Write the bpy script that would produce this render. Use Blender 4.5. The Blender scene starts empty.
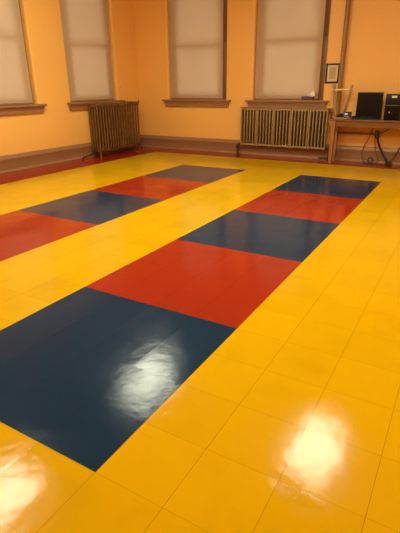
import bpy, bmesh, math, random
from mathutils import Vector, Matrix
random.seed(7)
S = 0.3048                      # the plan is drawn in feet (one floor tile = 1 ft)
scene = bpy.context.scene
COL = scene.collection
PI = math.pi

# ---------------------------------------------------------------- helpers
def lin(r, g, b):
    def f(c):
        c /= 255.0
        return c / 12.92 if c <= 0.04045 else ((c + 0.055) / 1.055) ** 2.4
    return (f(r), f(g), f(b), 1.0)

class NT:
    """small helper for node trees"""
    def __init__(self, name):
        self.m = bpy.data.materials.new(name)
        self.m.use_nodes = True
        self.t = self.m.node_tree
        self.t.nodes.clear()
        self.out = self.n('ShaderNodeOutputMaterial')
    def n(self, kind, **kw):
        x = self.t.nodes.new(kind)
        for k, v in kw.items():
            setattr(x, k, v)
        return x
    def l(self, a, b):
        self.t.links.new(a, b)
    def math(self, op, a, b=None, c=None):
        x = self.n('ShaderNodeMath', operation=op)
        for i, v in enumerate((a, b, c)):
            if v is None:
                continue
            if isinstance(v, (int, float)):
                x.inputs[i].default_value = v
            else:
                self.l(v, x.inputs[i])
        return x.outputs[0]
    def mix(self, fac, a, b, blend='MIX'):
        x = self.n('ShaderNodeMix', data_type='RGBA', blend_type=blend)
        for i, v in ((0, fac), (6, a), (7, b)):
            if isinstance(v, (int, float)):
                x.inputs[i].default_value = v
            elif isinstance(v, tuple):
                x.inputs[i].default_value = v
            else:
                self.l(v, x.inputs[i])
        return x.outputs[2]

def paint(name, col, rough=0.5, metal=0.0, var=0.12, scale=6.0, bump=0.02, bscale=60.0, stretch=None, spec=0.5):
    """painted / plastic / metal surface with gentle colour variation and grain"""
    b = NT(name)
    tc = b.n('ShaderNodeTexCoord')
    mp = b.n('ShaderNodeMapping')
    b.l(tc.outputs['Object'], mp.inputs[0])
    if stretch:
        mp.inputs['Scale'].default_value = stretch
    nz = b.n('ShaderNodeTexNoise')
    nz.inputs['Scale'].default_value = scale
    nz.inputs['Detail'].default_value = 5.0
    b.l(mp.outputs[0], nz.inputs['Vector'])
    lo = tuple(c * (1 - var) for c in col[:3]) + (1.0,)
    hi = tuple(min(1.0, c * (1 + var)) for c in col[:3]) + (1.0,)
    c = b.mix(nz.outputs[0], lo, hi)
    p = b.n('ShaderNodeBsdfPrincipled')
    b.l(c, p.inputs['Base Color'])
    p.inputs['Roughness'].default_value = rough
    p.inputs['Metallic'].default_value = metal
    p.inputs['Specular IOR Level'].default_value = spec
    if bump:
        n2 = b.n('ShaderNodeTexNoise')
        n2.inputs['Scale'].default_value = bscale
        b.l(mp.outputs[0], n2.inputs['Vector'])
        bp = b.n('ShaderNodeBump')
        bp.inputs['Strength'].default_value = bump * 10
        bp.inputs['Distance'].default_value = 0.002
        b.l(n2.outputs[0], bp.inputs['Height'])
        b.l(bp.outputs[0], p.inputs['Normal'])
    b.l(p.outputs[0], b.out.inputs[0])
    return b.m

class MB:
    """collects shapes (feet, world space) and links them as ONE mesh"""
    def __init__(self):
        self.bm = bmesh.new()
    def box(self, x0, x1, y0, y1, z0, z1, bev=0.0, seg=2):
        r = bmesh.ops.create_cube(self.bm, size=1.0)
        vs = r['verts']
        for v in vs:
            v.co = Vector((x0 + (v.co.x + .5) * (x1 - x0), y0 + (v.co.y + .5) * (y1 - y0), z0 + (v.co.z + .5) * (z1 - z0)))
        if bev:
            es = list({e for v in vs for e in v.link_edges})
            bmesh.ops.bevel(self.bm, geom=es, offset=bev, segments=seg, profile=.5, affect='EDGES')
        return self
    def tube(self, pts, r, n=10, ry=None, cap=True):
        """round tube along a polyline; r may be a list"""
        pts = [Vector(p) for p in pts]
        rings = []
        up = None
        for i, p in enumerate(pts):
            a = pts[max(i - 1, 0)]; c = pts[min(i + 1, len(pts) - 1)]
            t = (c - a).normalized()
            if up is None:
                up = Vector((0, 0, 1)) if abs(t.z) < .9 else Vector((1, 0, 0))
            u = (up - t * up.dot(t)).normalized(); up = u
            w = t.cross(u)
            rr = r[i] if isinstance(r, (list, tuple)) else r
            r2 = rr if ry is None else ry
            rings.append([self.bm.verts.new(p + u * math.cos(2 * PI * k / n) * rr + w * math.sin(2 * PI * k / n) * r2) for k in range(n)])
        for a, c in zip(rings, rings[1:]):
            for k in range(n):
                self.bm.faces.new((a[k], a[(k + 1) % n], c[(k + 1) % n], c[k]))
        if cap:
            self.bm.faces.new(list(reversed(rings[0]))); self.bm.faces.new(rings[-1])
        return self
    def lathe(self, c, prof, n=32):
        """profile [(radius, z)] turned about the vertical axis at c"""
        rings = []
        for r, z in prof:
            rings.append([self.bm.verts.new((c[0] + r * math.cos(2 * PI * k / n), c[1] + r * math.sin(2 * PI * k / n), c[2] + z)) for k in range(n)])
        for a, b in zip(rings, rings[1:]):
            for k in range(n):
                self.bm.faces.new((a[k], a[(k + 1) % n], b[(k + 1) % n], b[k]))
        self.bm.faces.new(list(reversed(rings[0]))); self.bm.faces.new(rings[-1])
        return self
    def prism(self, outline, axis, a, b, bev=0.0):
        """2-D outline extruded along axis (0=x,1=y,2=z) from a to b"""
        def mk(q, h):
            c = [0, 0, 0]; o = [i for i in range(3) if i != axis]
            c[axis] = h; c[o[0]] = q[0]; c[o[1]] = q[1]
            return self.bm.verts.new(c)
        A = [mk(q, a) for q in outline]; B = [mk(q, b) for q in outline]
        n = len(outline)
        fs = [self.bm.faces.new(A), self.bm.faces.new(B)]
        for k in range(n):
            fs.append(self.bm.faces.new((A[k], A[(k + 1) % n], B[(k + 1) % n], B[k])))
        if bev:
            es = list(set(fs[0].edges) | set(fs[1].edges))
            bmesh.ops.bevel(self.bm, geom=es, offset=bev, segments=2, profile=.5, affect='EDGES')
        return self
    def build(self, name, mat, parent=None, origin=None, smooth=True):
        bm = self.bm
        bmesh.ops.recalc_face_normals(bm, faces=bm.faces)
        base = Vector((0, 0, 0))
        q = parent
        while q is not None:
            base += q.location / S
            q = q.parent
        org = Vector(origin) if origin is not None else base
        for v in bm.verts:
            v.co = (v.co - org) * S
        if smooth:
            for f in bm.faces:
                f.smooth = True
            for e in bm.edges:
                if len(e.link_faces) == 2 and e.calc_face_angle(0) > math.radians(38):
                    e.smooth = False
        me = bpy.data.meshes.new(name)
        bm.to_mesh(me); bm.free()
        for m in (mat if isinstance(mat, list) else [mat]):
            me.materials.append(m)
        o = bpy.data.objects.new(name, me)
        COL.objects.link(o)
        o.location = (org - base) * S
        if parent is not None:
            o.parent = parent
        return o

def tag(o, label, cat, group=None):
    o['label'] = label; o['category'] = cat
    if group:
        o['group'] = group
    return o

def thing(name, label, cat, loc, group=None):
    o = bpy.data.objects.new(name, None)
    o.empty_display_size = .1
    COL.objects.link(o)
    o.location = Vector(loc) * S
    return tag(o, label, cat, group)

def struct(o):
    o['kind'] = 'structure'
    return o

def copy_tree(o, parent=None):
    c = o.copy(); COL.objects.link(c); c.parent = parent
    for ch in list(o.children):
        copy_tree(ch, c)
    return c

# ---------------------------------------------------------------- the plan (feet)
XL, XR = -18.8, 7.6            # left / right wall
YN, YF = -7.75, 25.75          # near / far wall
H = 11.6
SILL, TOP, RAIL = 3.5, 10.4, 6.9
WT = 0.95                      # wall thickness
WIN_LEFT = [(11.65, 16.15), (18.83, 23.33)]
WIN_FAR = [(-16.05, -11.45), (-9.45, -4.85)]

# ---------------------------------------------------------------- materials
def floor_material():
    b = NT('waxed_vinyl_tile')
    tc = b.n('ShaderNodeTexCoord')
    mp = b.n('ShaderNodeMapping')
    mp.inputs['Scale'].default_value = (1 / S, 1 / S, 1 / S)     # coordinates in feet
    b.l(tc.outputs['Object'], mp.inputs[0])
    P = mp.outputs[0]
    sp = b.n('ShaderNodeSeparateXYZ'); b.l(P, sp.inputs[0])
    X, Y = sp.outputs[0], sp.outputs[1]
    def between(v, lo, hi):
        return b.math('MULTIPLY', b.math('GREATER_THAN', v, lo), b.math('LESS_THAN', v, hi))
    inA = between(X, -11.32, -7.2)
    inB = between(X, -4.0, 0.0)
    strip = b.math('MULTIPLY', b.math('MAXIMUM', inA, inB), between(Y, 0.0, 20.0))
    k = b.math('FLOOR', b.math('DIVIDE', Y, 4.0))
    odd = b.math('GREATER_THAN', b.math('MODULO', b.math('ADD', k, 8.0), 2.0), 0.5)
    inner = b.math('MULTIPLY', between(X, -16.2, 5.0), between(Y, -5.9, 23.93))
    yellow = (0.61, 0.345, 0.0005, 1)
    red = (0.30, 0.022, 0.007, 1)
    blue = (0.004, 0.026, 0.064, 1)
    block = b.mix(odd, blue, red)
    c = b.mix(strip, b.mix(inner, red, yellow), block)
    # tile by tile variation
    cell = b.n('ShaderNodeVectorMath', operation='FLOOR'); b.l(P, cell.inputs[0])
    wn = b.n('ShaderNodeTexWhiteNoise', noise_dimensions='2D'); b.l(cell.outputs[0], wn.inputs['Vector'])
    v = b.math('ADD', b.math('MULTIPLY', wn.outputs['Value'], 0.06), 0.97)
    hsv = b.n('ShaderNodeHueSaturation'); b.l(c, hsv.inputs['Color']); b.l(v, hsv.inputs['Value'])
    c = hsv.outputs[0]
    # worn smudges
    n1 = b.n('ShaderNodeTexNoise'); n1.inputs['Scale'].default_value = 0.9; n1.inputs['Detail'].default_value = 6
    b.l(P, n1.inputs['Vector'])
    sm = b.n('ShaderNodeMapRange'); sm.inputs[1].default_value = .5; sm.inputs[2].default_value = .85
    sm.inputs[3].default_value = 0; sm.inputs[4].default_value = .28
    b.l(n1.outputs[0], sm.inputs[0])
    h2 = b.n('ShaderNodeHueSaturation'); b.l(c, h2.inputs['Color']); b.l(b.math('SUBTRACT', 1.0, b.math('MULTIPLY', sm.outputs[0], .5)), h2.inputs['Value']); c = h2.outputs[0]
    # scuffs: thin stretched marks
    ms = b.n('ShaderNodeMapping'); ms.inputs['Scale'].default_value = (1.2, 9.0, 1); ms.inputs['Rotation'].default_value = (0, 0, .5)
    b.l(P, ms.inputs[0])
    n3 = b.n('ShaderNodeTexNoise'); n3.inputs['Scale'].default_value = 1.3; n3.inputs['Detail'].default_value = 4
    b.l(ms.outputs[0], n3.inputs['Vector'])
    sc = b.n('ShaderNodeMapRange'); sc.inputs[1].default_value = .68; sc.inputs[2].default_value = .78
    sc.inputs[3].default_value = 0; sc.inputs[4].default_value = .16
    b.l(n3.outputs[0], sc.inputs[0])
    h3 = b.n('ShaderNodeHueSaturation'); b.l(c, h3.inputs['Color']); b.l(b.math('SUBTRACT', 1.0, sc.outputs[0]), h3.inputs['Value']); c = h3.outputs[0]
    # seams
    def seam(v, w):
        f = b.math('FRACT', v)
        return b.math('LESS_THAN', b.math('MINIMUM', f, b.math('SUBTRACT', 1.0, f)), w)
    sx, sy = seam(X, .0042), seam(Y, .0036)
    c = b.mix(b.math('MAXIMUM', b.math('MULTIPLY', sx, .55), b.math('MULTIPLY', sy, .33)), c, b.mix(1.0, c, (.12, .09, .09, 1), 'MULTIPLY'))
    # roughness
    n2 = b.n('ShaderNodeTexNoise'); n2.inputs['Scale'].default_value = 2.2; n2.inputs['Detail'].default_value = 8
    n2.inputs['Roughness'].default_value = .65
    b.l(P, n2.inputs['Vector'])
    rg = b.n('ShaderNodeMapRange'); rg.inputs[1].default_value = .3; rg.inputs[2].default_value = .7
    rg.inputs[3].default_value = .03; rg.inputs[4].default_value = .11
    b.l(n2.outputs[0], rg.inputs[0])
    isblue = b.math('MULTIPLY', strip, b.math('SUBTRACT', 1.0, odd))
    rough = b.math('ADD', b.math('ADD', rg.outputs[0], b.math('MULTIPLY', sc.outputs[0], .8)), b.math('MULTIPLY', isblue, .06))
    # waviness + each tile laid a touch out of level
    nb = b.n('ShaderNodeTexNoise'); nb.inputs['Scale'].default_value = 1.7; nb.inputs['Detail'].default_value = 3
    b.l(P, nb.inputs['Vector'])
    bp = b.n('ShaderNodeBump'); bp.inputs['Strength'].default_value = .5; bp.inputs['Distance'].default_value = .0045
    b.l(nb.outputs[0], bp.inputs['Height'])
    ng = b.n('ShaderNodeTexNoise'); ng.inputs['Scale'].default_value = 14; ng.inputs['Detail'].default_value = 3
    b.l(ms.outputs[0], ng.inputs['Vector'])
    bp2 = b.n('ShaderNodeBump'); bp2.inputs['Strength'].default_value = .2; bp2.inputs['Distance'].default_value = .0006
    b.l(ng.outputs[0], bp2.inputs['Height']); b.l(bp.outputs[0], bp2.inputs['Normal'])
    tl = b.n('ShaderNodeVectorMath', operation='SUBTRACT'); b.l(wn.outputs['Color'], tl.inputs[0]); tl.inputs[1].default_value = (.5, .5, .5)
    ts = b.n('ShaderNodeVectorMath', operation='MULTIPLY'); b.l(tl.outputs[0], ts.inputs[0]); ts.inputs[1].default_value = (.015, .015, 0)
    ta = b.n('ShaderNodeVectorMath', operation='ADD'); b.l(bp2.outputs[0], ta.inputs[0]); b.l(ts.outputs[0], ta.inputs[1])
    tn = b.n('ShaderNodeVectorMath', operation='NORMALIZE'); b.l(ta.outputs[0], tn.inputs[0])
    p = b.n('ShaderNodeBsdfPrincipled')
    b.l(c, p.inputs['Base Color']); b.l(rough, p.inputs['Roughness']); b.l(tn.outputs[0], p.inputs['Normal'])
    p.inputs['IOR'].default_value = 1.5
    p.inputs['Specular IOR Level'].default_value = .18
    b.l(p.outputs[0], b.out.inputs[0])
    return b.m

def wall_material():
    b = NT('orange_wall_paint')
    tc = b.n('ShaderNodeTexCoord')
    n1 = b.n('ShaderNodeTexNoise'); n1.inputs['Scale'].default_value = .8; n1.inputs['Detail'].default_value = 5
    b.l(tc.outputs['Object'], n1.inputs['Vector'])
    c = b.mix(n1.outputs[0], WALL_A, WALL_B)
    n2 = b.n('ShaderNodeTexNoise'); n2.inputs['Scale'].default_value = 9; n2.inputs['Detail'].default_value = 4
    b.l(tc.outputs['Object'], n2.inputs['Vector'])
    mr = b.n('ShaderNodeMapRange'); mr.inputs[1].default_value = .7; mr.inputs[2].default_value = .78; mr.inputs[3].default_value = 0; mr.inputs[4].default_value = .18
    b.l(n2.outputs[0], mr.inputs[0])
    c = b.mix(mr.outputs[0], c, (.66, .32, .07, 1))
    p = b.n('ShaderNodeBsdfPrincipled')
    b.l(c, p.inputs['Base Color'])
    p.inputs['Roughness'].default_value = .42
    p.inputs['Specular IOR Level'].default_value = .35
    n3 = b.n('ShaderNodeTexNoise'); n3.inputs['Scale'].default_value = 5; n3.inputs['Detail'].default_value = 6
    b.l(tc.outputs['Object'], n3.inputs['Vector'])
    bp = b.n('ShaderNodeBump'); bp.inputs['Strength'].default_value = .35; bp.inputs['Distance'].default_value = .01
    b.l(n3.outputs[0], bp.inputs['Height']); b.l(bp.outputs[0], p.inputs['Normal'])
    b.l(p.outputs[0], b.out.inputs[0])
    return b.m

def shade_material():
    b = NT('shade_cloth')
    tc = b.n('ShaderNodeTexCoord')
    n1 = b.n('ShaderNodeTexNoise'); n1.inputs['Scale'].default_value = 2.0; n1.inputs['Detail'].default_value = 6
    b.l(tc.outputs['Object'], n1.inputs['Vector'])
    c = b.mix(n1.outputs[0], (.62, .45, .285, 1), (.68, .49, .315, 1))
    d = b.n('ShaderNodeBsdfDiffuse'); b.l(c, d.inputs[0])
    t = b.n('ShaderNodeBsdfTranslucent'); t.inputs[0].default_value = (.70, .54, .38, 1)
    m = b.n('ShaderNodeMixShader'); m.inputs[0].default_value = .3
    b.l(d.outputs[0], m.inputs[1]); b.l(t.outputs[0], m.inputs[2])
    b.l(m.outputs[0], b.out.inputs[0])
    return b.m

def pane_material():
    b = NT('window_glass')
    t = b.n('ShaderNodeBsdfTransparent'); t.inputs[0].default_value = (.92, .95, .94, 1)
    g = b.n('ShaderNodeBsdfGlossy'); g.inputs['Roughness'].default_value = .02
    fr = b.n('ShaderNodeFresnel'); fr.inputs[0].default_value = 1.5
    m = b.n('ShaderNodeMixShader')
    b.l(fr.outputs[0], m.inputs[0]); b.l(t.outputs[0], m.inputs[1]); b.l(g.outputs[0], m.inputs[2])
    b.l(m.outputs[0], b.out.inputs[0])
    return b.m

def emit(name, col, strength):
    b = NT(name)
    tc = b.n('ShaderNodeTexCoord')
    n1 = b.n('ShaderNodeTexNoise'); n1.inputs['Scale'].default_value = 40
    b.l(tc.outputs['Object'], n1.inputs['Vector'])
    c = b.mix(n1.outputs[0], col, tuple(x * .96 for x in col[:3]) + (1,))
    e = b.n('ShaderNodeEmission'); e.inputs[1].default_value = strength
    b.l(c, e.inputs[0]); b.l(e.outputs[0], b.out.inputs[0])
    return b.m

WALL_A = (.85, .46, .11, 1); WALL_B = (.90, .49, .12, 1)
LAMP_COL = (1.0, .98, .73, 1); LAMP = 34.0
M = dict(
    floor=floor_material(), wall=wall_material(), cloth=shade_material(), glass=pane_material(),
    ceiling=paint('ceiling_paint', (.66, .69, .70, 1), .8, var=.03, scale=2),
    trim=paint('brown_trim_paint', (.33, .165, .075, 1), .38, var=.12, scale=5, bump=.01),
    sash=paint('dark_sash_wood', (.24, .12, .05, 1), .45, var=.2, scale=8, stretch=(6, 6, .6)),
    bronze=paint('bronze_radiator_paint', (.19, .088, .022, 1), .42, metal=.25, var=.3, scale=12, bump=.04, bscale=90),
    gold=paint('gold_radiator_paint', (.34, .215, .085, 1), .42, metal=.2, var=.25, scale=12, bump=.04, bscale=90),
    iron=paint('dark_iron', (.05, .035, .022, 1), .5, metal=.5, var=.3, scale=20),
    pipe=paint('tan_pipe_paint', (.30, .17, .065, 1), .45, var=.2, scale=9),
    oak=paint('orange_oak', (.21, .083, .02, 1), .4, var=.25, scale=5, stretch=(1.2, 14, 14), bump=.02),
    oakleg=paint('orange_oak_leg', (.36, .155, .04, 1), .4, var=.25, scale=5, stretch=(14, 14, 1.2), bump=.02),
    stand=paint('olive_wood', (.27, .15, .055, 1), .5, var=.3, scale=8, stretch=(12, 12, 1.2)),
    basewood=paint('light_brown_wood', (.40, .25, .11, 1), .45, var=.2, scale=8, stretch=(1.2, 12, 12)),
    darkwood=paint('dark_red_wood', (.10, .03, .012, 1), .45, var=.25, scale=12),
    pale=paint('pale_wood', (.74, .62, .44, 1), .5, var=.12, scale=14),
    black=paint('black_plastic', (.008, .006, .005, 1), .5, var=.2, scale=20, bump=.01, bscale=200, spec=.25),
    screen=paint('black_screen', (.006, .005, .004, 1), .3, var=.05, bump=0, spec=.25),
    key=paint('grey_black_keys', (.014, .014, .012, 1), .55, var=.2, scale=40, spec=.25),
    grey=paint('grey_plastic', (.22, .20, .17, 1), .4, var=.1),
    white=paint('white_label', (.72, .66, .58, 1), .6, var=.05),
    paper=paint('cream_paper', (.72, .58, .38, 1), .7, var=.08, scale=8),
    ink=paint('brown_ink', (.36, .25, .13, 1), .7, var=.1),
    frame=paint('black_picture_frame', (.012, .005, .004, 1), .45, var=.2),
    purple=paint('purple_card', (.10, .045, .085, 1), .6, var=.5, scale=30, bump=0),
    tissue=paint('white_tissue', (.85, .76, .62, 1), .9, var=.05),
    cord=paint('black_cord', (.02, .010, .008, 1), .5, var=.1),
    redcord=paint('brown_cord', (.10, .022, .012, 1), .5, var=.15),
    plate=paint('dark_outlet_box', (.11, .055, .035, 1), .5, var=.2, scale=20),
    lampbody=paint('white_enamel', (.75, .72, .65, 1), .4, var=.03),
    lens=emit('lit_diffuser', LAMP_COL, LAMP),
    clockface=emit('lit_clock_face', (.62, .58, .85, 1), .8),
)

# ---------------------------------------------------------------- the setting
m = MB(); m.box(XL - WT, XR + WT, YN - WT, YF + WT, -.3, 0)
fl = struct(m.build('floor', M['floor'], origin=(0, 0, 0), smooth=False))
m = MB(); m.box(XL - WT, XR + WT, YN - WT, YF + WT, H, H + .4)
struct(m.build('ceiling', M['ceiling'], smooth=False))

def wall(name, plane, lo, hi, axis, holes, outward):
    """a wall with openings. axis = the coordinate that stays constant (0 x, 1 y); plane = inner face"""
    bm = bmesh.new()
    us = sorted({lo, hi} | {u for h in holes for u in h})
    zs = [0.0, SILL - .12, TOP, H] if holes else [0.0, H]
    def pt(u, z, d):
        q = plane + outward * d
        return (q, u, z) if axis == 0 else (u, q, z)
    def grid(d):
        return {(i, j): bm.verts.new(pt(u, z, d)) for i, u in enumerate(us) for j, z in enumerate(zs)}
    A, B = grid(0), grid(WT)
    hole = set()
    for i in range(len(us) - 1):
        for j in range(len(zs) - 1):
            if holes and j == 1 and any(abs(us[i] - h[0]) < 1e-6 for h in holes):
                hole.add((i, j)); continue
            for G in (A, B):
                bm.faces.new((G[i, j], G[i + 1, j], G[i + 1, j + 1], G[i, j + 1]))
    ring = []
    def side(p, q):
        bm.faces.new((A[p], A[q], B[q], B[p]))
    for (i, j) in hole:
        for p, q in (((i, j), (i + 1, j)), ((i + 1, j), (i + 1, j + 1)), ((i, j + 1), (i + 1, j + 1)), ((i, j), (i, j + 1))):
            side(p, q)
            if not (p[1] == q[1] == j):
                ring.append((A[p], A[q]))
    n, k = len(us) - 1, len(zs) - 1
    for i in range(n):
        side((i, 0), (i + 1, 0)); side((i, k), (i + 1, k))
    for j in range(k):
        side((0, j), (0, j + 1)); side((n, j), (n, j + 1))
    es = [bm.edges.get(e) for e in ring]
    if es:
        bmesh.ops.bevel(bm, geom=es, offset=.16, segments=5, profile=.5, affect='EDGES')
    mb = MB(); mb.bm.free(); mb.bm = bm
    return struct(mb.build(name, M['wall']))

wall('wall_left', XL, YN, YF + WT, 0, WIN_LEFT, -1)
wall('wall_far', YF, XL, XR, 1, WIN_FAR, 1)
wall('wall_right', XR, YN, YF + WT, 0, [], 1)
wall('wall_near', YN, XL - WT, XR + WT, 1, [], -1)

def skirting(name, axis, plane, inward, lo, hi):
    # profile in (distance from the wall, height)
    prof = [(0, 0), (.13, 0), (.13, .06), (.115, .1), (.085, .12), (.085, .66), (.1, .68), (.1, .72), (.07, .76), (.06, .84), (.03, .9), (0, .92)]
    mb = MB()
    if axis == 0:
        mb.prism([(plane + inward * d, z) for d, z in prof], 1, lo, hi)
    else:
        mb.prism([(plane + inward * d, z) for d, z in prof], 0, lo, hi)
    return struct(mb.build(name, M['trim']))
skirting('baseboard_left', 0, XL, 1, YN + .13, YF - .13)
skirting('baseboard_far', 1, YF, -1, XL, XR)
skirting('baseboard_right', 0, XR, -1, YN + .13, YF - .13)
skirting('baseboard_near', 1, YN, 1, XL, XR)

def box_uv(axis, plane, out):
    """maker of boxes given (u range, depth range into the wall, z range)"""
    def f(mb, u0, u1, d0, d1, z0, z1, bev=0.0):
        a, b = sorted((plane + out * d0, plane + out * d1))
        if axis == 0:
            mb.box(a, b, u0, u1, z0, z1, bev)
        else:
            mb.box(u0, u1, a, b, z0, z1, bev)
    return f

def window(n, axis, plane, out, lo, hi, shade_lo, shade_hi, shade_label):
    B = box_uv(axis, plane, out)
    root = bpy.data.objects.new('window_%d' % n, None)
    root.empty_display_size = .1
    COL.objects.link(root)
    c = (lo + hi) / 2
    root.location = Vector((plane, c, SILL) if axis == 0 else (c, plane, SILL)) * S
    root['kind'] = 'structure'
    f = MB()
    B(f, lo, lo + .12, .36, .8, SILL, TOP); B(f, hi - .12, hi, .36, .8, SILL, TOP)
    B(f, lo + .12, hi - .12, .36, .8, TOP - .14, TOP); B(f, lo + .12, hi - .12, .36, .8, SILL, SILL + .08)
    f.build('window_frame', M['sash'], root)
    for z0, z1, d in ((SILL + .08, RAIL + .12, .42), (RAIL - .12, TOP - .14, .58)):
        s = MB()
        B(s, lo + .12, lo + .66, d, d + .14, z0, z1, .01); B(s, hi - .66, hi - .12, d, d + .14, z0, z1, .01)
        B(s, lo + .66, hi - .66, d, d + .14, z0, z0 + .24, .01); B(s, lo + .66, hi - .66, d, d + .14, z1 - .24, z1, .01)
        so = s.build('sash', M['sash'], root)
        g = MB(); B(g, lo + .66, hi - .66, d + .06, d + .08, z0 + .24, z1 - .24)
        g.build('pane', M['glass'], so, smooth=False)
    # wooden stool with its apron below
    s = MB()
    B(s, lo, hi, 0, .36, SILL - .12, SILL)
    B(s, lo - .43, hi + .43, -.30, 0, SILL - .12, SILL, .025)
    # moulded apron: board and cove
    for d, za, zb, ins in ((-.22, SILL - .18, SILL - .12, .10), (-.17, SILL - .26, SILL - .18, .14), (-.13, SILL - .47, SILL - .26, .17)):
        B(s, lo - .43 + ins, hi + .43 - ins, d, 0, za, zb)
    s.build('window_sill', M['trim'], root)
    # the roller shade
    base = (plane + out * .2, (shade_lo + shade_hi) / 2, SILL + .02) if axis == 0 else ((shade_lo + shade_hi) / 2, plane + out * .2, SILL + .02)
    t = thing('roller_shade', shade_label, 'window shade', base, 'beige roller shades at the windows')
    m_ = MB()
    nu = 14; nz = 24
    rnd = random.Random(n)
    ph = rnd.random() * 6
    V = {}
    for side_, off in ((0, 0.0), (1, .008)):
        for i in range(nu + 1):
            for j in range(nz + 1):
                u = shade_lo + (shade_hi - shade_lo) * i / nu
                z = SILL + .07 + (TOP - .2 - SILL - .07) * j / nz
                d = .2 + .006 * math.sin(i * .7 + ph) * math.sin(j * .35 + ph) + off
                q = plane + out * d
                V[side_, i, j] = m_.bm.verts.new((q, u, z) if axis == 0 else (u, q, z))
    for i in range(nu):
        for j in range(nz):
            m_.bm.faces.new((V[0, i, j], V[0, i + 1, j], V[0, i + 1, j + 1], V[0, i, j + 1]))
    # a single sheet is enough for woven cloth: drop the back copy
    bmesh.ops.delete(m_.bm, geom=[V[1, i, j] for i in range(nu + 1) for j in range(nz + 1)], context='VERTS')
    m_.build('cloth', M['cloth'], t)
    h = MB(); B(h, shade_lo, shade_hi, .19, .225, SILL + .02, SILL + .10, .008); h.build('hem_bar', M['trim'], t)
    r = MB()
    a, b2 = ((plane + out * .2, shade_lo, TOP - .13), (plane + out * .2, shade_hi, TOP - .13)) if axis == 0 else ((shade_lo, plane + out * .2, TOP - .13), (shade_hi, plane + out * .2, TOP - .13))
    r.tube([a, b2], .09, 14); r.build('roller', M['pale'], t)

window(1, 0, XL, -1, *WIN_LEFT[0], WIN_LEFT[0][0] + .15, WIN_LEFT[0][1] - .18, 'beige roller shade on left wall, cut off by the photo edge')
window(2, 0, XL, -1, *WIN_LEFT[1], WIN_LEFT[1][0] + .08, WIN_LEFT[1][1] - .18, 'beige roller shade directly above the brown column radiator')
window(3, 1, YF, 1, *WIN_FAR[0], WIN_FAR[0][0] + .05, WIN_FAR[0][1] - .33, 'beige roller shade on far wall with bare wall below its sill')
window(4, 1, YF, 1, *WIN_FAR[1], WIN_FAR[1][0] + .05, WIN_FAR[1][1] - .33, 'beige roller shade behind the tissue box, above the slatted wall radiator')

# ---------------------------------------------------------------- column radiator on the left wall
RY0, RY1, RX0, RX1 = 19.98, 24.5, -18.65, -17.82
rad = thing('column_radiator', 'brown cast-iron column radiator standing below the shaded left wall window', 'radiator', ((RX0 + RX1) / 2, (RY0 + RY1) / 2, 0))
NSEC = 17
PIT = (RY1 - RY0) / NSEC
def section_mesh(y):
    b = MB()
    cx = [RX0 + .085 + k * (RX1 - RX0 - .17) / 3 for k in range(4)]
    for x in cx:
        b.tube([(x, y, .42), (x, y, .7), (x, y, 2.0), (x, y, 3.1), (x, y, 3.25)], [.075, .066, .062, .066, .075], 10, ry=.068)
    # headers: rounded slabs with a scalloped top edge
    def slab(z0, z1, scallop):
        pts = [(RX0, z0 + .08), (RX0 + .06, z0), (RX1 - .06, z0), (RX1, z0 + .08)]
        if scallop:
            for k in range(3, -1, -1):
                for a in range(0, 7):
                    t = PI * a / 6
                    pts.append((cx[k] + .088 * math.cos(t), z1 - .085 + .085 * math.sin(t)))
        else:
            pts += [(RX1, z1), (RX0, z1)]
        # drop near-duplicate points
        q = []
        for p_ in pts:
            if not q or (abs(p_[0] - q[-1][0]) + abs(p_[1] - q[-1][1])) > .004:
                q.append(p_)
        b.prism(q, 1, y - .085, y + .085, .03)
    slab(3.12, 3.4, True)
    slab(.30, .50, False)
    # hubs that join neighbouring sections
    for z in (3.2, .4):
        b.tube([((RX0 + RX1) / 2, y - PIT / 2, z), ((RX0 + RX1) / 2, y + PIT / 2, z)], .07, 12)
    return b
first = section_mesh(RY0 + PIT / 2).build('section', M['bronze'], rad, origin=((RX0 + RX1) / 2, RY0 + PIT / 2, 0))
for k in range(1, NSEC):
    c = first.copy(); COL.objects.link(c); c.parent = rad
    c.location = first.location + Vector((0, k * PIT * S, 0))
for y in (RY0 + PIT / 2, RY1 - PIT / 2):
    for x in (RX0 + .1, RX1 - .1):
        b = MB()
        b.tube([(x, y, .0), (x, y, .03), (x, y, .18), (x, y, .36)], [.085, .075, .05, .085], 10)
        b.build('foot', M['bronze'], rad)
b = MB()
xv = RX1 - .05
b.tube([(xv - .3, RY0 + .02, .40), (xv - .3, RY0 - .16, .40)], .06, 10)
b.tube([(xv - .3, RY0 - .14, .40), (xv - .22, RY0 - .42, .27), (xv - .15, RY0 - 1.2, .2), (xv - .15, RY0 - 1.4, .19), (xv - .15, RY0 - 1.46, .14), (xv - .15, RY0 - 1.47, 0)], .05, 10)
b.lathe((xv - .15, RY0 - 1.47, 0), [(.11, 0), (.11, .02), (.06, .035)], 16)
b.build('supply_pipe', M['iron'], rad)
b = MB(); b.lathe((xv - .3, RY0 - .1, .33), [(.075, 0), (.08, .14), (.05, .18), (.03, .24), (.09, .25), (.095, .29), (.03, .3)], 14)
b.build('valve', M['iron'], rad)
b = MB(); b.tube([(RX1 - .1, RY1 + .002, 3.24), (RX1 - .1, RY1 + .05, 3.24), (RX1 - .1, RY1 + .05, 3.46)], .035, 8)
b.build('air_vent', M['iron'], rad)

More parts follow.
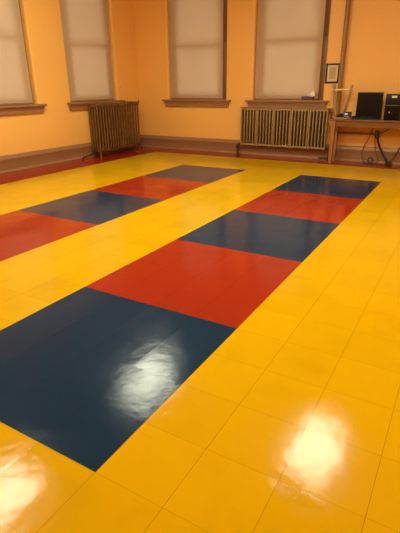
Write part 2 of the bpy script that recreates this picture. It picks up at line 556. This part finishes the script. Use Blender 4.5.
# ---------------------------------------------------------------- wall radiator on the far wall
WX0, WX1, WY0, WY1 = -10.02, -4.25, 25.17, 25.45
ZB, ZT = .66, 3.0
wr = thing('wall_radiator', 'gold-painted slatted radiator hung low on far wall beside the table', 'radiator', ((WX0 + WX1) / 2, WY1, ZB))
NP = 5
PW = (WX1 - WX0) / NP
def panel(x0):
    b = MB()
    x1 = x0 + PW - .012
    b.box(x0, x0 + .1, WY0 + .01, WY1 - .01, ZB + .05, ZT - .05, .03)
    b.box(x1 - .1, x1, WY0 + .01, WY1 - .01, ZB + .05, ZT - .05, .03)
    n = 4
    g = (x1 - x0 - .1) / (n + 1)
    for k in range(1, n + 1):
        x = x0 + .05 + g * k
        b.box(x - .043, x + .043, WY0 + .03, WY1 - .03, ZB + .08, ZT - .08, .025)
    b.box(x0, x1, WY0, WY1, ZB, ZB + .12, .04)
    b.box(x0, x1, WY0 + .01, WY1, ZT - .13, ZT, .04)
    # round bosses where panels are bolted together
    for z in (ZB + .03, ZT - .03):
        for x in (x0 + .1, x1 - .1):
            b.tube([(x, WY0 - .012, z), (x, WY0 + .1, z)], .07, 12)
    return b
p0 = panel(WX0).build('panel', M['gold'], wr, origin=(WX0 + PW / 2, WY1, ZB))
for k in range(1, NP):
    c = p0.copy(); COL.objects.link(c); c.parent = wr
    c.location = p0.location + Vector((k * PW * S, 0, 0))
b = MB(); b.box(WX0 + .05, WX1 - .06, WY1 - .01, WY1 + .015, ZB + .06, ZT - .06); b.build('gap_shade_sheet', M['iron'], wr, smooth=False)  # added dark sheet standing in for the shade between the bars
b = MB(); b.box(WX0 - .06, WX1 + .14, WY0 + .04, YF - .14, ZT + .0, ZT + .075, .02)
b.build('top_rail', M['stand'], wr)
for x in (WX0 + .5 * PW, WX0 + 2.5 * PW, WX0 + 4.5 * PW):
    b = MB(); b.box(x - .05, x + .05, WY1 - .02, YF, ZB + .14, ZB + .26, .01); b.box(x - .05, x + .05, YF - .03, YF, ZB + .1, ZB + .45)
    b.build('bracket', M['iron'], wr)
for x, sg in ((WX0, -1), (WX1, 1)):
    b = MB()
    yc = (WY0 + WY1) / 2
    b.tube([(x + sg * -.03, yc, ZB + .07), (x + sg * .12, yc, ZB + .07), (x + sg * .2, yc, ZB + .02), (x + sg * .22, yc, ZB - .08), (x + sg * .22, yc, 0)], .062, 12)
    b.lathe((x + sg * .22, yc, ZB - .24), [(.07, 0), (.1, .02), (.1, .2), (.07, .22)], 14)
    b.lathe((x + sg * .22, yc, 0), [(.13, 0), (.13, .03), (.065, .05)], 16)
    b.build('supply_pipe', M['iron'], wr)
    b = MB(); b.tube([(x + sg * .22, yc - .05, ZB - .13), (x + sg * .22, yc - .16, ZB - .13)], [.03, .05], 10)
    b.build('valve', M['iron'], wr)
b = MB(); b.tube([(WX1 + .22, 25.3, .14), (WX1 - .1, 25.3, .12), (WX1 - .32, 25.3, .12), (WX1 - .36, 25.3, .06), (WX1 - .36, 25.3, 0)], .045, 10)
b.build('return_pipe', M['iron'], wr)

# ---------------------------------------------------------------- riser pipe
PX, PY = -3.82, 25.58
b = MB(); b.tube([(PX, PY, 0), (PX, PY, H)], .135, 18); b.lathe((PX, PY, 0), [(.24, 0), (.24, .03), (.14, .07)], 20)
tag(b.build('riser_pipe', M['pipe'], origin=(PX, PY, 0)), 'tan painted vertical pipe running up far wall beside the picture frame', 'pipe')

# ---------------------------------------------------------------- framed certificate
t = thing('picture_frame', 'small black framed certificate hanging on far wall beside the vertical pipe', 'picture frame', (-4.36, YF, 4.45))
FX0, FX1, FZ0, FZ1 = -4.77, -3.96, 4.45, 5.53
b = MB()
w = .1
b.box(FX0, FX0 + w, YF - .07, YF, FZ0, FZ1, .012); b.box(FX1 - w, FX1, YF - .07, YF, FZ0, FZ1, .012)
b.box(FX0 + w - .01, FX1 - w + .01, YF - .068, YF, FZ0, FZ0 + w, .012); b.box(FX0 + w - .01, FX1 - w + .01, YF - .068, YF, FZ1 - w, FZ1, .012)
b.build('frame', M['frame'], t)
b = MB(); b.box(FX0 + w, FX1 - w, YF - .03, YF, FZ0 + w, FZ1 - w); sheet = b.build('sheet', M['paper'], t, smooth=False)
b = MB()
for k in range(13):
    z = FZ1 - w - .13 - k * .049
    ins = .10 + .05 * random.random()
    b.box(FX0 + w + .11, FX1 - w - ins, YF - .034, YF - .029, z - .016, z + .016)
b.build('text_lines', M['ink'], sheet, smooth=False)

# ---------------------------------------------------------------- table
TX0, TX1, TY0, TY1, TZ = -3.86, 1.35, 24.33, 25.4, 2.52
tb = thing('table', 'narrow orange wooden table with square legs standing against far wall', 'table', ((TX0 + TX1) / 2, (TY0 + TY1) / 2, 0))
b = MB(); b.box(TX0, TX1, TY0, TY1, TZ - .1, TZ, .015); b.build('tabletop', M['oak'], tb)
for name, a in (('apron', (TX0 + .2, TX1 - .2, TY0 + .07, TY0 + .13, TZ - .40, TZ - .1)), ('apron', (TX0 + .2, TX1 - .2, TY1 - .13, TY1 - .07, TZ - .40, TZ - .1)),
                ('apron', (TX0 + .09, TX0 + .15, TY0 + .22, TY1 - .22, TZ - .40, TZ - .1)), ('apron', (TX1 - .15, TX1 - .09, TY0 + .22, TY1 - .22, TZ - .40, TZ - .1))):
    b = MB(); b.box(*a); b.build(name, M['oak'], tb, smooth=False)
for x in (TX0 + .16, TX1 - .16):
    for y in (TY0 + .15, TY1 - .15):
        b = MB()
        q = lambda r, z: [b.bm.verts.new((x + sx * r, y + sy * r, z)) for sx, sy in ((-1, -1), (1, -1), (1, 1), (-1, 1))]
        rings = [q(.09, 0), q(.125, 1.9), q(.125, TZ - .1)]
        for A, C_ in zip(rings, rings[1:]):
            for k in range(4):
                b.bm.faces.new((A[k], A[(k + 1) % 4], C_[(k + 1) % 4], C_[k]))
        b.bm.faces.new(rings[0]); b.bm.faces.new(rings[-1])
        bmesh.ops.bevel(b.bm, geom=[e for e in b.bm.edges], offset=.012, segments=2, affect='EDGES')
        b.build('leg', M['oakleg'], tb)

# ---------------------------------------------------------------- things on the table
# wooden stand: round base, two splayed posts, pale crossbar
SX, SY = -3.33, 24.97
st = thing('wooden_stand', 'wooden stand with round base, two posts and pale crossbar on table', 'stand', (SX, SY, TZ))
b = MB(); b.lathe((SX, SY, TZ), [(.50, 0), (.60, .012), (.62, .05), (.60, .085), (.55, .095)], 40); b.build('base', M['basewood'], st)
lt, lb = Vector((-4.0, SY, TZ + 1.80)), Vector((-3.76, SY, TZ + .09))
b = MB(); b.tube([lb, lb.lerp(lt, .12), lb.lerp(lt, .55), lt], [.085, .075, .09, .085], 12)
b.tube([lt - Vector((.0, 0, .16)), lt - Vector((0, 0, .1)), lt + Vector((0, 0, .05)), lt + Vector((0, 0, .12))], [.07, .13, .09, .04], 12)
b.build('post', M['basewood'], st)
rb, rt = Vector((-3.38, SY, TZ + .09)), Vector((-2.98, SY, TZ + 1.84))
b = MB(); b.tube([rb, rb.lerp(rt, .5), rb.lerp(rt, .88), rt], [.07, .075, .08, .05], 12)
b.tube([rb.lerp(rt, .84), rb.lerp(rt, .88), rb.lerp(rt, .94), rt], [.07, .11, .09, .035], 12)
b.build('post', M['basewood'], st)
zc = TZ + 1.58
b = MB(); b.tube([(-4.12, SY - .02, zc - .02), (-3.5, SY - .02, zc), (-2.88, SY - .02, zc + .03)], .052, 10); b.build('crossbar', M['pale'], st)

ZS = TZ + .095
b = MB(); b.lathe((-3.93, 24.60, TZ), [(.07, 0), (.075, .03), (.04, .07), (.035, .26), (.07, .29), (.08, .36), (.03, .39)], 14)
tag(b.build('wooden_peg', M['darkwood'], origin=(-3.93, 24.60, TZ)), 'small dark red turned peg standing at the table front left corner', 'peg')
b = MB()
b.prism([(-3.62, ZS), (-3.26, ZS), (-3.24, ZS + .06), (-3.30, ZS + .18), (-3.40, ZS + .22), (-3.52, ZS + .16), (-3.62, ZS + .07)], 1, 24.56, 24.84, .025)
tag(b.build('handset', M['black'], origin=(-3.43, 24.7, ZS)), 'small black handset lying on the round wooden base left of clock', 'handset')
ck = thing('digital_clock', 'small dark clock with pale blue lit face on round wooden base', 'clock', (-3.0, 24.72, ZS))
b = MB(); b.prism([(24.60, ZS), (24.88, ZS), (24.86, ZS + .26), (24.80, ZS + .30), (24.68, ZS + .30), (24.62, ZS + .24)], 0, -3.2, -2.8, .02)
cb = b.build('case', M['black'], ck)
b = MB(); b.box(-3.16, -2.98, 24.605, 24.63, ZS + .14, ZS + .24); b.build('screen', M['clockface'], ck, smooth=False)
b = MB(); b.box(-3.17, -2.85, 24.585, 24.60, ZS + .03, ZS + .08, .005); b.build('button_strip', M['grey'], ck)

# monitor
MX0, MX1, MY = -2.64, -1.25, 25.05
mo = thing('computer_monitor', 'black flat computer monitor with dark screen standing on table behind keyboard', 'monitor', ((MX0 + MX1) / 2, MY, TZ))
b = MB()
zb, zt = TZ + .09, TZ + 1.44
b.box(MX0, MX1, MY, MY + .06, zb, zt, .02)
b.box(MX0 + .18, MX1 - .18, MY + .055, MY + .17, zb + .15, zt - .2, .04)
b.build('housing', M['black'], mo)
b = MB(); b.box(MX0 + .07, MX1 - .07, MY - .004, MY + .01, zb + .13, zt - .07); b.build('screen', M['screen'], mo, smooth=False)
b = MB(); b.box(-2.01, -1.88, MY - .006, MY + .01, zb + .045, zb + .075); b.build('badge', M['grey'], mo, smooth=False)
b = MB(); b.box((MX0 + MX1) / 2 - .16, (MX0 + MX1) / 2 + .16, MY + .06, MY + .13, TZ + .04, zb + .4, .02); b.build('stand_neck', M['black'], mo)
b = MB(); b.lathe(((MX0 + MX1) / 2, MY + .06, TZ), [(.30, 0), (.31, .02), (.27, .045), (.05, .06)], 32); b.build('stand_base', M['black'], mo)
# keyboard
kb = thing('computer_keyboard', 'black computer keyboard lying on table in front of the dark monitor', 'keyboard', (-1.97, 24.52, TZ))
b = MB(); b.prism([(24.36, TZ), (24.68, TZ), (24.68, TZ + .17), (24.65, TZ + .19), (24.38, TZ + .09), (24.36, TZ + .06)], 0, -2.70, -1.24, .012)
b.build('case', M['black'], kb)
b = MB()
for r in range(5):
    y0 = 24.39 + r * .052
    z = TZ + .095 + (y0 - 24.38) * .37
    n = 18
    for c_ in range(n):
        if r == 0 and 4 <= c_ <= 8:
            continue
        x0 = -2.67 + c_ * 1.40 / n
        b.box(x0, x0 + .066, y0, y0 + .044, z - .01, z + .025, .006, 1)
    if r == 0:
        b.box(-2.67 + 4 * 1.4 / n, -2.67 + 8 * 1.4 / n + .066, y0, y0 + .044, z - .01, z + .025, .006, 1)
b.build('keycaps', M['key'], kb)
# tower
CX0, CX1, CY0, CY1 = -1.02, -.2, 24.52, 25.38
tw = thing('computer_tower', 'black computer tower with white label standing at table right of monitor', 'computer', ((CX0 + CX1) / 2, (CY0 + CY1) / 2, TZ))
b = MB(); b.box(CX0, CX1, CY0, CY1, TZ + .03, TZ + 1.36, .025); b.build('case', M['black'], tw)
b = MB(); b.box(CX0 + .01, CX1 - .01, CY0 - .035, CY0 + .01, TZ + .05, TZ + 1.34, .015); fp = b.build('front_panel', M['screen'], tw)
b = MB(); b.box(CX0 + .30, CX0 + .57, CY0 - .042, CY0 - .03, TZ + 1.16, TZ + 1.27); b.build('label_sticker', M['white'], tw, smooth=False)
b = MB(); b.box(CX0 + .05, CX1 - .06, CY0 - .045, CY0 - .03, TZ + .77, TZ + .795); b.build('drive_slot', M['grey'], tw, smooth=False)
b = MB(); b.tube([(CX0 + .27, CY0 - .05, TZ + .42), (CX0 + .27, CY0 - .03, TZ + .42)], .035, 12); b.build('power_button', M['white'], tw)
for x in (CX0 + .1, CX1 - .1):
    for y in (CY0 + .1, CY1 - .1):
        b = MB(); b.lathe((x, y, TZ), [(.05, 0), (.05, .035)], 12); b.build('foot', M['black'], tw)

# ---------------------------------------------------------------- tissue box on the sill
tx, ty, tz = -5.72, 25.62, SILL
ts = thing('tissue_box', 'purple tissue box with white tissue on sill above the slatted radiator', 'tissue box', (tx, ty, tz))
b = MB(); b.box(tx - .36, tx + .36, ty - .15, ty + .13, tz, tz + .22, .012); b.build('box', M['purple'], ts)
b = MB()
n = 9
def fold(i, j):
    u = i / (n - 1); v = j / (n - 1)
    x = tx - .05 + .45 * u + .03 * math.sin(v * 5)
    z = tz + .215 + v * (.06 + .36 * u ** 1.2) + .01 * math.sin(u * 9)
    y = ty - .01 + .05 * math.sin(u * 7 + v * 3) * (1 - .4 * v)
    return (x, y, z)
G = {(i, j, s): b.bm.verts.new(Vector(fold(i, j)) + Vector((0, s * .006, 0))) for i in range(n) for j in range(n) for s in (0, 1)}
for i in range(n - 1):
    for j in range(n - 1):
        for s in (0, 1):
            b.bm.faces.new((G[i, j, s], G[i + 1, j, s], G[i + 1, j + 1, s], G[i, j + 1, s]))
for i in range(n - 1):
    for j in (0, n - 1):
        b.bm.faces.new((G[i, j, 0], G[i + 1, j, 0], G[i + 1, j, 1], G[i, j, 1]))
        b.bm.faces.new((G[j, i, 0], G[j, i + 1, 0], G[j, i + 1, 1], G[j, i, 1]))
b.build('tissue', M['tissue'], ts)

# ---------------------------------------------------------------- outlet, conduit and cords under the table
ou = thing('power_outlet', 'dark wall outlet box on far wall under the table', 'outlet', (-1.4, YF, 1.45))
b = MB(); b.box(-1.52, -1.28, YF - .13, YF, 1.42, 1.86, .02); b.build('box', M['plate'], ou)
b = MB()
for z in (1.54, 1.74):
    b.box(-1.47, -1.33, YF - .145, YF - .12, z - .07, z + .07, .015)
b.build('sockets', M['grey'], ou)
b = MB(); b.tube([(PX + .14, YF - .07, 1.66), (-1.52, YF - .07, 1.66)], .055, 10)
for x in (-3.2, -2.3):
    b.box(x - .03, x + .03, YF - .135, YF, 1.585, 1.735, .01)
tag(b.build('wall_conduit', M['pipe'], origin=(-2.6, YF - .07, 1.66)), 'thin tan conduit running along far wall from pipe to the dark outlet', 'conduit')

def smooth_path(pts, k=6):
    P = [Vector(p) for p in pts]
    out = []
    for i in range(len(P) - 1):
        a = P[max(i - 1, 0)]; b_ = P[i]; c_ = P[i + 1]; d = P[min(i + 2, len(P) - 1)]
        for s in range(k):
            t = s / k
            out.append(.5 * ((2 * b_) + (c_ - a) * t + (2 * a - 5 * b_ + 4 * c_ - d) * t * t + (3 * b_ - a - 3 * c_ + d) * t ** 3))
    out.append(P[-1])
    return out
YW = YF - .2
b = MB(); b.tube(smooth_path([(-1.6, 25.46, 2.46), (-1.64, YW, 2.1), (-1.8, YW, 1.5), (-2.05, YW, .9), (-2.1, YW - .02, .45), (-1.95, YW - .1, .06), (-1.7, 25.2, .03), (-1.2, 25.12, .03), (-.7, 25.1, .03)]), .022, 8)
tag(b.build('cord', M['redcord']), 'thin brown cord looping from table back down to the floor', 'cord')
b = MB(); b.tube(smooth_path([(-1.33, YF - .15, 1.54), (-1.32, YF - .21, 1.45), (-1.26, YW, 1.2), (-1.14, YW, .95), (-.94, YW - .02, .6), (-.73, YW - .1, .3), (-.6, YW - .2, .13)]), [.055] * 37, 8)
tag(b.build('cord', M['cord']), 'thick black cord hanging from the outlet to the power strip', 'cord')
b = MB(); b.tube(smooth_path([(-1.46, YF - .15, 1.54), (-1.47, YF - .24, 1.42), (-1.42, YW - .03, 1.1), (-1.34, YW - .04, .7), (-1.18, YW - .04, .35), (-1.16, YW - .12, .08), (-1.24, YW - .13, .025)]), .022, 8)
tag(b.build('cord', M['redcord']), 'thin brown cord hanging straight below the outlet beside the thick cord', 'cord')
b = MB(); b.tube(smooth_path([(-1.36, YF - .15, 1.74), (-1.3, YF - .22, 1.72), (-1.0, YW, 1.82), (-.7, YW, 2.05), (-.5, 25.46, 2.44)]), .025, 8)
tag(b.build('cord', M['redcord']), 'thin brown cord rising right from the outlet to behind the tower', 'cord')
b = MB(); b.tube(smooth_path([(-.45, 25.22, .15), (-.38, 25.3, .24), (-.28, YW - .05, .42), (-.12, YW, .8), (.02, YW, 1.2), (.2, YW, 1.8), (.3, 25.46, 2.44)]), .03, 8)
tag(b.build('cord', M['redcord']), 'brown cord rising from the power strip toward the right photo edge', 'cord')
ps = thing('power_strip', 'black power strip lying on red floor border under the table', 'power strip', (-.5, 25.2, 0))
b = MB()
b.box(-.66, -.34, 24.98, 25.36, 0, .15, .02)
b.build('body', M['cord'], ps)
b = MB()
for k in range(3):
    b.box(-.62 + k * .09, -.56 + k * .09, 25.12, 25.24, .145, .18 + .04 * (k != 1), .01)
b.build('plugs', M['black'], ps)
b = MB()
pts = []
for k in range(34):
    a = 2 * PI * k / 11
    pts.append((-1.55 + .15 * math.cos(a), 25.42 - .02 * k / 34 * 3, .185 + .15 * math.sin(a)))
b.tube(pts, .028, 8)
tag(b.build('cord_coil', M['cord'], origin=(-1.55, 25.4, 0)), 'small black coil of cable leaning on the baseboard under the table', 'cable coil')

# cord cleat beside the left wall window
b = MB(); b.box(XL, XL + .03, 23.59, 23.71, 4.35, 4.39, .006); b.tube([(XL + .02, 23.60, 4.37), (XL + .05, 23.56, 4.38)], .012, 8); b.tube([(XL + .02, 23.70, 4.37), (XL + .05, 23.74, 4.38)], .012, 8)
tag(b.build('cord_cleat', M['trim'], origin=(XL, 23.65, 4.37)), 'tiny brown cord cleat on left wall above the column radiator right end', 'cleat')

# ---------------------------------------------------------------- ceiling lights (their reflections lie on the floor)
def lamp():
    t = thing('ceiling_light', 'x', 'ceiling light', (0, 0, H - .4), 'ceiling lights of the room')
    L, W = 3.6, 2.0
    z = H - .4
    b = MB()
    b.box(-W / 2 - .1, W / 2 + .1, -L / 2 - .1, L / 2 + .1, H - .09, H, .03)
    for sg in (-1, 1):                      # end caps
        b.box(-W / 2, W / 2, sg * (L / 2 + .04) - .04, sg * (L / 2 + .04) + .04, z, H - .09, .02)
    b.build('housing', M['lampbody'], t)
    b = MB(); b.prism([(-W / 2, H - .09), (-W / 2, z + .12), (-W / 2 + .14, z), (W / 2 - .14, z), (W / 2, z + .12), (W / 2, H - .09)], 1, -L / 2, L / 2)
    b.build('diffuser', M['lens'], t, smooth=False)
    return t
lab = {(-.3, 13.3): 'rectangular ceiling light over the right strip of blue and red squares', (-10.4, 14.0): 'rectangular ceiling light over the left strip of blue and red squares',
       (-10.8, 4.1): 'rectangular ceiling light near the room front on the left side', (-.35, 4.6): 'rectangular ceiling light near the room front on the right side'}
proto = lamp()
for i, (k, v) in enumerate(lab.items()):
    o = proto if i == 0 else copy_tree(proto)
    o.location = Vector((k[0], k[1], H - .4)) * S
    o['label'] = v

# ---------------------------------------------------------------- daylight behind the shades
wd = bpy.data.worlds.new('dusk_sky'); scene.world = wd
wd.use_nodes = True
nt = wd.node_tree; nt.nodes.clear()
o_ = nt.nodes.new('ShaderNodeOutputWorld'); bg = nt.nodes.new('ShaderNodeBackground')
bg.inputs[0].default_value = (1.0, .86, .70, 1); bg.inputs[1].default_value = 2.6
nt.links.new(bg.outputs[0], o_.inputs[0])

# ---------------------------------------------------------------- camera
cam = bpy.data.cameras.new('camera'); co = bpy.data.objects.new('camera', cam); COL.objects.link(co)
cam.sensor_fit = 'VERTICAL'; cam.sensor_height = 36.0; cam.sensor_width = 27.0
cam.lens = 443.0 * 36.0 / 533.0
cam.clip_start = .02; cam.clip_end = 200
yaw, pitch, roll = -.5309692509, -.3874049110, .0107321597
f = Vector((math.sin(yaw) * math.cos(pitch), math.cos(yaw) * math.cos(pitch), math.sin(pitch)))
x0 = Vector((math.cos(yaw), -math.sin(yaw), 0)); d0 = f.cross(x0)
xr = math.cos(roll) * x0 + math.sin(roll) * d0
dn = -math.sin(roll) * x0 + math.cos(roll) * d0
R = Matrix((xr, -dn, -f)).transposed()
co.matrix_world = Matrix.Translation(Vector((3.20886, -2.86763, 4.39227)) * S) @ R.to_4x4()
scene.camera = co

# ---------------------------------------------------------------- rendering look
scene.view_settings.view_transform = 'Standard'
scene.view_settings.look = 'None'
scene.view_settings.exposure = 0.0
scene.view_settings.gamma = 1.0
scene.view_settings.use_curve_mapping = False
scene.cycles.use_denoising = True
scene.cycles.max_bounces = 10
scene.cycles.diffuse_bounces = 6
scene.cycles.sample_clamp_indirect = 6.0
